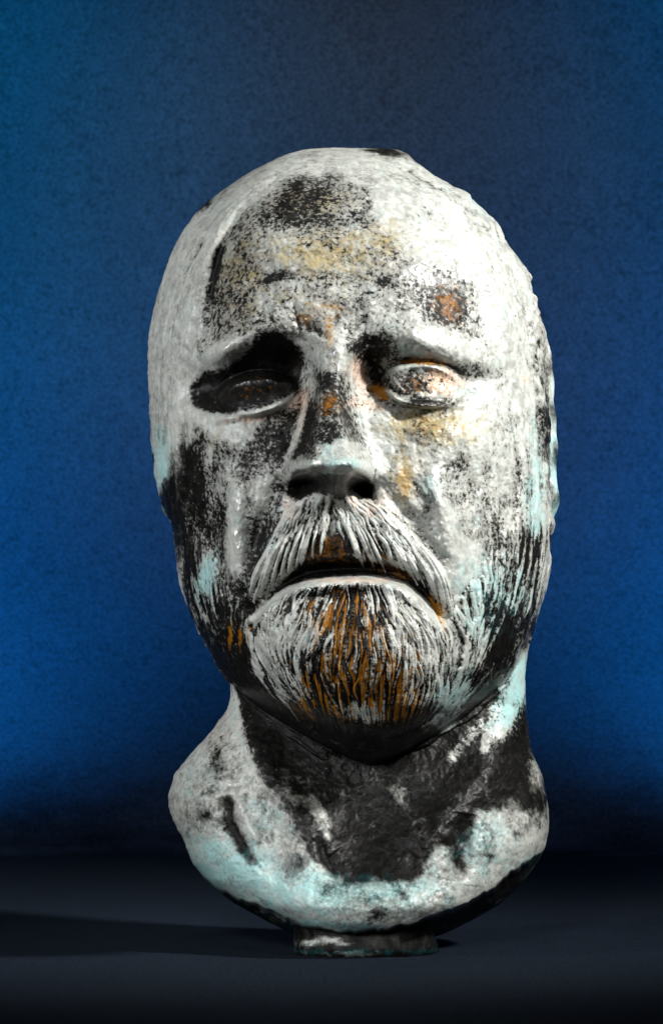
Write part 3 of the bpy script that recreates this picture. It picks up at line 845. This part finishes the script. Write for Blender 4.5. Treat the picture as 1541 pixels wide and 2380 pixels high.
# two poles
pt = co[:NC].mean(0) + np.array([0, 0, 0.00005]); pbm = co[-NC:].mean(0)
co = np.vstack([co, pt, pbm]).astype(np.float32)
TOP, BOT = NR * NC, NR * NC + 1
ii, jj = np.meshgrid(np.arange(NR - 1), np.arange(NC), indexing='ij')
jn = (jj + 1) % NC
quads = np.stack([ii * NC + jj, (ii + 1) * NC + jj, (ii + 1) * NC + jn, ii * NC + jn], -1).reshape(-1, 4)
# smooth normals for the whole casting, so parts meet without a seam
A, B, C_, D_ = (co[quads[:, i]] for i in range(4))
fn = np.cross(C_ - A, D_ - B)
vn = np.zeros_like(co, dtype=np.float64)
for i in range(4):
    for ax in range(3):
        vn[:, ax] += np.bincount(quads[:, i], weights=fn[:, ax], minlength=len(co))
vn[TOP] = (0, 0, 1); vn[BOT] = (0, 0, -1)
vn /= np.linalg.norm(vn, axis=1)[:, None] + 1e-12

def vattr(M, back=None):
    a = sample(M, US, VA)
    return np.concatenate([a.ravel(), [a[0].mean(), a[-1].mean()]]).astype(np.float32)
SOFT = np.clip(sstep(1720, 1850, VV) + 0.8 * sstep(470, 400, UU) * sstep(1300, 1100, VV) + 0.7 * sstep(440, 380, VV), 0, 1)
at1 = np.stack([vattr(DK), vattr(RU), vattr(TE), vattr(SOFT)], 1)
at2 = np.stack([vattr(OC), vattr(PK), vattr(PO), np.ones(len(co), np.float32)], 1)

# which part each face belongs to
EYE_L = [(506, 930), (528, 898), (570, 884), (625, 881), (672, 895), (690, 908), (664, 935), (620, 948), (566, 959), (520, 953)]
EYE_R = [(888, 886), (918, 862), (960, 851), (1010, 853), (1052, 873), (1082, 905), (1062, 925), (1010, 934), (950, 930), (912, 910)]
pm_ = np.zeros((GH, GW), np.int8)
NOSEP = [(745, 800), (800, 800), (822, 880), (842, 980), (872, 1080), (872, 1145), (840, 1160), (776, 1160), (695, 1162), (660, 1140), (660, 1080), (690, 980), (712, 880)]
pm_[VV > 1765] = 6
lowhead = polymask([(380, 1300), (420, 1420), (520, 1570), (620, 1670), (760, 1765), (980, 1765), (1100, 1655), (1200, 1560), (1240, 1440), (1330, 1300), (1330, 2240), (330, 2240), (330, 1300)]) > 0.5
pm_[lowhead] = 6
pm_[polymask([(430, 1330), (560, 1400), (600, 1425), (660, 1372), (720, 1354), (880, 1346), (940, 1362), (985, 1402), (1030, 1455), (1110, 1330), (1260, 1220), (1270, 1300), (1220, 1500),
              (1100, 1650), (980, 1765), (760, 1765), (620, 1668), (530, 1580), (450, 1440)]) > 0.5] = 4
pm_[polymask(NOSEP) > 0.5] = 5
pm_[polymask(MOUST) > 0.5] = 3
pm_[polymask(NOSEP) > 0.5] = 5
pm_[polymask(EYE_L) > 0.5] = 1
pm_[polymask(EYE_R) > 0.5] = 2
uq = US.ravel(); vq = VA.ravel()
cx = (uq[quads[:, 0]] + uq[quads[:, 2]]) / 2
cy = (vq[quads[:, 0]] + vq[quads[:, 2]]) / 2
fp = pm_[np.clip((cy - V0).astype(int), 0, GH - 1), np.clip((cx - U0).astype(int), 0, GW - 1)]
isback = (quads % NC).max(1) >= NF
fp = np.where(isback, np.where(cy > 1500, 6, 0), fp)

def build_part(name, ids, parent, poles=False):
    q = quads[np.isin(fp, ids)]
    loops = [q.ravel()]
    tot = [np.full(len(q), 4)]
    tri = []
    if 0 in ids:
        tri += [(TOP, j, (j + 1) % NC) for j in range(NC)]
    if 6 in ids:
        b0 = (NR - 1) * NC
        tri += [(BOT, b0 + (j + 1) % NC, b0 + j) for j in range(NC)]
    if tri:
        tri = np.array(tri)
        loops.append(tri.ravel())
        tot.append(np.full(len(tri), 3))
    loops = np.concatenate(loops)
    tot = np.concatenate(tot)
    used, inv = np.unique(loops, return_inverse=True)
    me = bpy.data.meshes.new(name)
    me.vertices.add(len(used))
    me.vertices.foreach_set('co', co[used].ravel())
    me.loops.add(len(loops))
    me.loops.foreach_set('vertex_index', inv.astype(np.int32).ravel())
    me.polygons.add(len(tot))
    st = np.concatenate([[0], np.cumsum(tot)[:-1]])
    me.polygons.foreach_set('loop_start', st.astype(np.int32))
    me.polygons.foreach_set('use_smooth', np.ones(len(tot), bool))
    me.update(calc_edges=True)
    for nm, arr in (('patina', at1), ('stain', at2)):
        ca = me.color_attributes.new(nm, 'FLOAT_COLOR', 'POINT')
        ca.data.foreach_set('color', arr[used].ravel())
    me.normals_split_custom_set_from_vertices([tuple(n) for n in vn[used]])
    me.materials.append(BRONZE)
    o = bpy.data.objects.new(name, me)
    sc.collection.objects.link(o)
    o.parent = parent
    return o

bust = bpy.data.objects.new('bronze_bust', None)
bust.empty_display_size = 0.05
sc.collection.objects.link(bust)
bust['label'] = 'weathered bronze bust of a bearded man with pale green patina, standing on dark cloth'
bust['category'] = 'bust'

head = build_part('head', [0], bust)
build_part('eye', [1], head)
build_part('eye', [2], head)
build_part('moustache', [3], head)
build_part('beard', [4], head)
build_part('nose', [5], head)
build_part('neck', [6], bust)

# ------------------------------------------------------------------ loose-form parts: ears and foot
def surf_mesh(name, grid, parent, dk, ru, te, oc, closed_u=True):
    """grid: (n, m, 3) in modelling units (u, v, w); rings closed along m, ends capped"""
    n, m_, _ = grid.shape
    kk = (D - np.clip(grid[..., 2], 0, None)) / D
    P = np.stack([(grid[..., 0] - CU) * kk * S, -grid[..., 2] * S, (CAMZ - (grid[..., 1] - CV) * kk) * S], -1).reshape(-1, 3)
    faces = []
    for i in range(n - 1):
        for j in range(m_):
            j2 = (j + 1) % m_
            faces.append((i * m_ + j, i * m_ + j2, (i + 1) * m_ + j2, (i + 1) * m_ + j))
    faces.append(tuple(range(m_ - 1, -1, -1)))
    faces.append(tuple((n - 1) * m_ + j for j in range(m_)))
    me = bpy.data.meshes.new(name)
    me.from_pydata([tuple(p_) for p_ in P], [], faces)
    for p_ in me.polygons:
        p_.use_smooth = True
    N_ = len(P)
    for nm, arr in (('patina', (dk, ru, te)), ('stain', (oc, np.zeros(N_), np.zeros(N_)))):
        ca = me.color_attributes.new(nm, 'FLOAT_COLOR', 'POINT')
        arr = [np.broadcast_to(np.asarray(a_, float).ravel() if np.ndim(a_) else a_, N_) for a_ in arr]
        ca.data.foreach_set('color', np.stack([*arr, np.ones(N_)], 1).astype(np.float32).ravel())
    me.materials.append(BRONZE)
    o = bpy.data.objects.new(name, me)
    sc.collection.objects.link(o)
    o.parent = parent
    import bmesh
    bm = bmesh.new(); bm.from_mesh(me); bmesh.ops.recalc_face_normals(bm, faces=bm.faces[:]); bm.to_mesh(me); bm.free()
    return o

def ear(side, cx, top, bottom, out, dark):
    """an outer ear: curled rim above, hollow behind it, fleshy lobe below"""
    n, m_ = 60, 22
    g = np.zeros((n, m_, 3))
    ph = rng.random(6) * 6.28
    for i in range(n):
        t = i / (n - 1)
        v = top + (bottom - top) * t
        prof = math.sin(math.pi * min(1, max(0.0, t * 0.96 + 0.02))) ** 0.45
        bulge = 0.75 + 0.32 * math.sin(t * 3.0 + 0.4) + (0.75 * math.exp(-((t - 0.90) / 0.06) ** 2))
        r = out * prof * bulge * (1 + 0.08 * math.sin(17 * t + ph[0]) + 0.06 * math.sin(41 * t + ph[1]))
        wc = -70 + 45 * t + 30 * math.sin(2.2 * t)
        wr = 46 * prof * (0.7 + 0.3 * math.sin(3 * t))
        for j in range(m_):
            a = 2 * math.pi * j / m_
            du = math.cos(a)
            dw = math.sin(a)
            rr = 1.0
            if dw > 0.2 and 0.15 < t < 0.8:
                rr = 0.72
            g[i, j] = (cx(v) + side * (r * du * rr), v, wc + wr * dw * rr)
    vals = np.clip(dark + 0.25 * np.sin(np.arange(n) * 0.5)[:, None] + 0.0 * np.zeros((n, m_)), 0, 1)
    te = np.repeat(np.linspace(0.2, 0.9, n)[:, None], m_, 1)
    return surf_mesh('ear', g, head, vals, 0.05, te, 0.1)

rs = [(r[0], r[2]) for r in SIL]
ls = [(r[0], r[1]) for r in SIL]
ear(1, lambda v: float(tab(rs, v)) - 6, 720, 1214, 24, 0.30)
ear(-1, lambda v: float(tab(ls, v)) + 4, 930, 1215, 12, 0.30)

# foot: the ragged socket the neck stands on
n, m_ = 26, 120
g = np.zeros((n, m_, 3))
ph = rng.random(8) * 6.28
for i in range(n):
    t = i / (n - 1)
    v = 2105 + 121 * t
    sh = 1.0 + 0.02 * math.sin(t * 9) - 0.05 * sstep(0.86, 1.0, t)
    for j in range(m_):
        a = 2 * math.pi * j / m_
        c, s_ = math.cos(a), math.sin(a)
        e = 0.72
        rx = 163 * sh * (1.05 - 0.06 * t + 0.012 * math.sin(5 * a + 8 * t)) * (1 + 0.012 * math.sin(7 * a + ph[0]) + 0.012 * math.sin(15 * a + ph[1] + 4 * t))
        rw = 150 * sh * (1 + 0.02 * math.sin(9 * a + ph[2]) + 0.012 * math.sin(23 * a + ph[3] + 6 * t))
        g[i, j] = (848 + rx * math.copysign(abs(c) ** e, c), v - 4 * t * (s_ < 0), 165 + rw * math.copysign(abs(s_) ** e, s_))
gu = g[..., 0]; gv = g[..., 1]
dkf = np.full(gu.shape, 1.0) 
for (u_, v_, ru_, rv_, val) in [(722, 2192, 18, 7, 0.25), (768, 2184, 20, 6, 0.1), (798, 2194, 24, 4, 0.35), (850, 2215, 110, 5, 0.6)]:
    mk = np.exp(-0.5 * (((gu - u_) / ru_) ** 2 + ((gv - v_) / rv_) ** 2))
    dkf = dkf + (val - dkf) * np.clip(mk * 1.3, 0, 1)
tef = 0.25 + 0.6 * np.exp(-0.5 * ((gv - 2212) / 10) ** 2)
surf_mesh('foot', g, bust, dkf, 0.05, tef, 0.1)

# ------------------------------------------------------------------ setting: one canvas, table and backdrop in one sweep
def sheet(name, grid, mat):
    n, m_, _ = grid.shape
    faces = [(i * m_ + j, i * m_ + j + 1, (i + 1) * m_ + j + 1, (i + 1) * m_ + j) for i in range(n - 1) for j in range(m_ - 1)]
    me = bpy.data.meshes.new(name)
    me.from_pydata([tuple(p_) for p_ in grid.reshape(-1, 3)], [], faces)
    for p_ in me.polygons:
        p_.use_smooth = True
    me.materials.append(mat)
    o = bpy.data.objects.new(name, me)
    sc.collection.objects.link(o)
    o['kind'] = 'structure'
    return o

def canvas_material():
    """blue-grey wall, near-black table; light falling off between them put into the colour"""
    m, t, b = new_mat('backdrop_canvas')
    N = NB(t)
    tc = N.new('ShaderNodeTexCoord').outputs['Object']
    sep = N.new('ShaderNodeSeparateXYZ')
    t.links.new(tc, sep.inputs[0])
    n1 = N.noise(tc, 620, 3, 0.7)
    n2 = N.noise(tc, 150, 4, 0.6)
    n3 = N.noise(tc, 22, 4, 0.6)
    g = N.range(N.math('MULTIPLY_ADD', n2, 0.16, N.math('MULTIPLY_ADD', n3, 0.10, N.math('ADD', n1, -0.13))), 0.32, 0.66)
    wall = N.mix(g, (0.075, 0.110, 0.170), (0.18, 0.255, 0.41))
    n4 = N.noise(tc, 420, 2, 0.5)
    wall = N.mix(N.range(n4, 0.60, 0.72, 0.0, 0.5), wall, (0.05, 0.045, 0.045))
    low = N.mix(g, (0.0026, 0.0044, 0.0062), (0.008, 0.014, 0.025))
    y = N.math('MULTIPLY_ADD', sep.outputs[1], 4.6, N.math('MULTIPLY_ADD', n3, 0.8, N.math('MULTIPLY_ADD', n1, 0.8, -3.42)))
    t.links.new(N.mix(N.range(y, 0.0, 1.0), low, wall), b.inputs['Base Color'])
    b.inputs['Roughness'].default_value = 0.95
    b.inputs['Specular IOR Level'].default_value = 0.08
    bp = N.new('ShaderNodeBump')
    bp.inputs['Strength'].default_value = 0.3
    bp.inputs['Distance'].default_value = 0.0006
    t.links.new(n1, bp.inputs['Height'])
    t.links.new(bp.outputs[0], b.inputs['Normal'])
    return m

CANVAS = canvas_material()
# one sheet of canvas that sweeps from the table up into the wall
RC = 0.34
arc = [(y_, -0.0002) for y_ in np.linspace(-1.2, BY - RC - 0.02, 40)] + [(BY - RC + RC * math.sin(a_), -0.0002 + RC * (1 - math.cos(a_))) for a_ in np.linspace(0, math.pi / 2, 30)] + [(BY, z_) for z_ in np.linspace(RC + 0.03, 1.7, 30)]
arc = np.array(arc)
gx = np.repeat(np.linspace(-1.9, 1.9, 90)[None, :], len(arc), 0)
gy = arc[:, :1] + 0.006 * np.sin(gx * 6 + 0.7) * sstep(0.1, 0.5, arc[:, 1:])
gz = np.repeat(arc[:, 1:], 90, 1)
sheet('backdrop', np.stack([gx, gy, gz], -1), CANVAS)
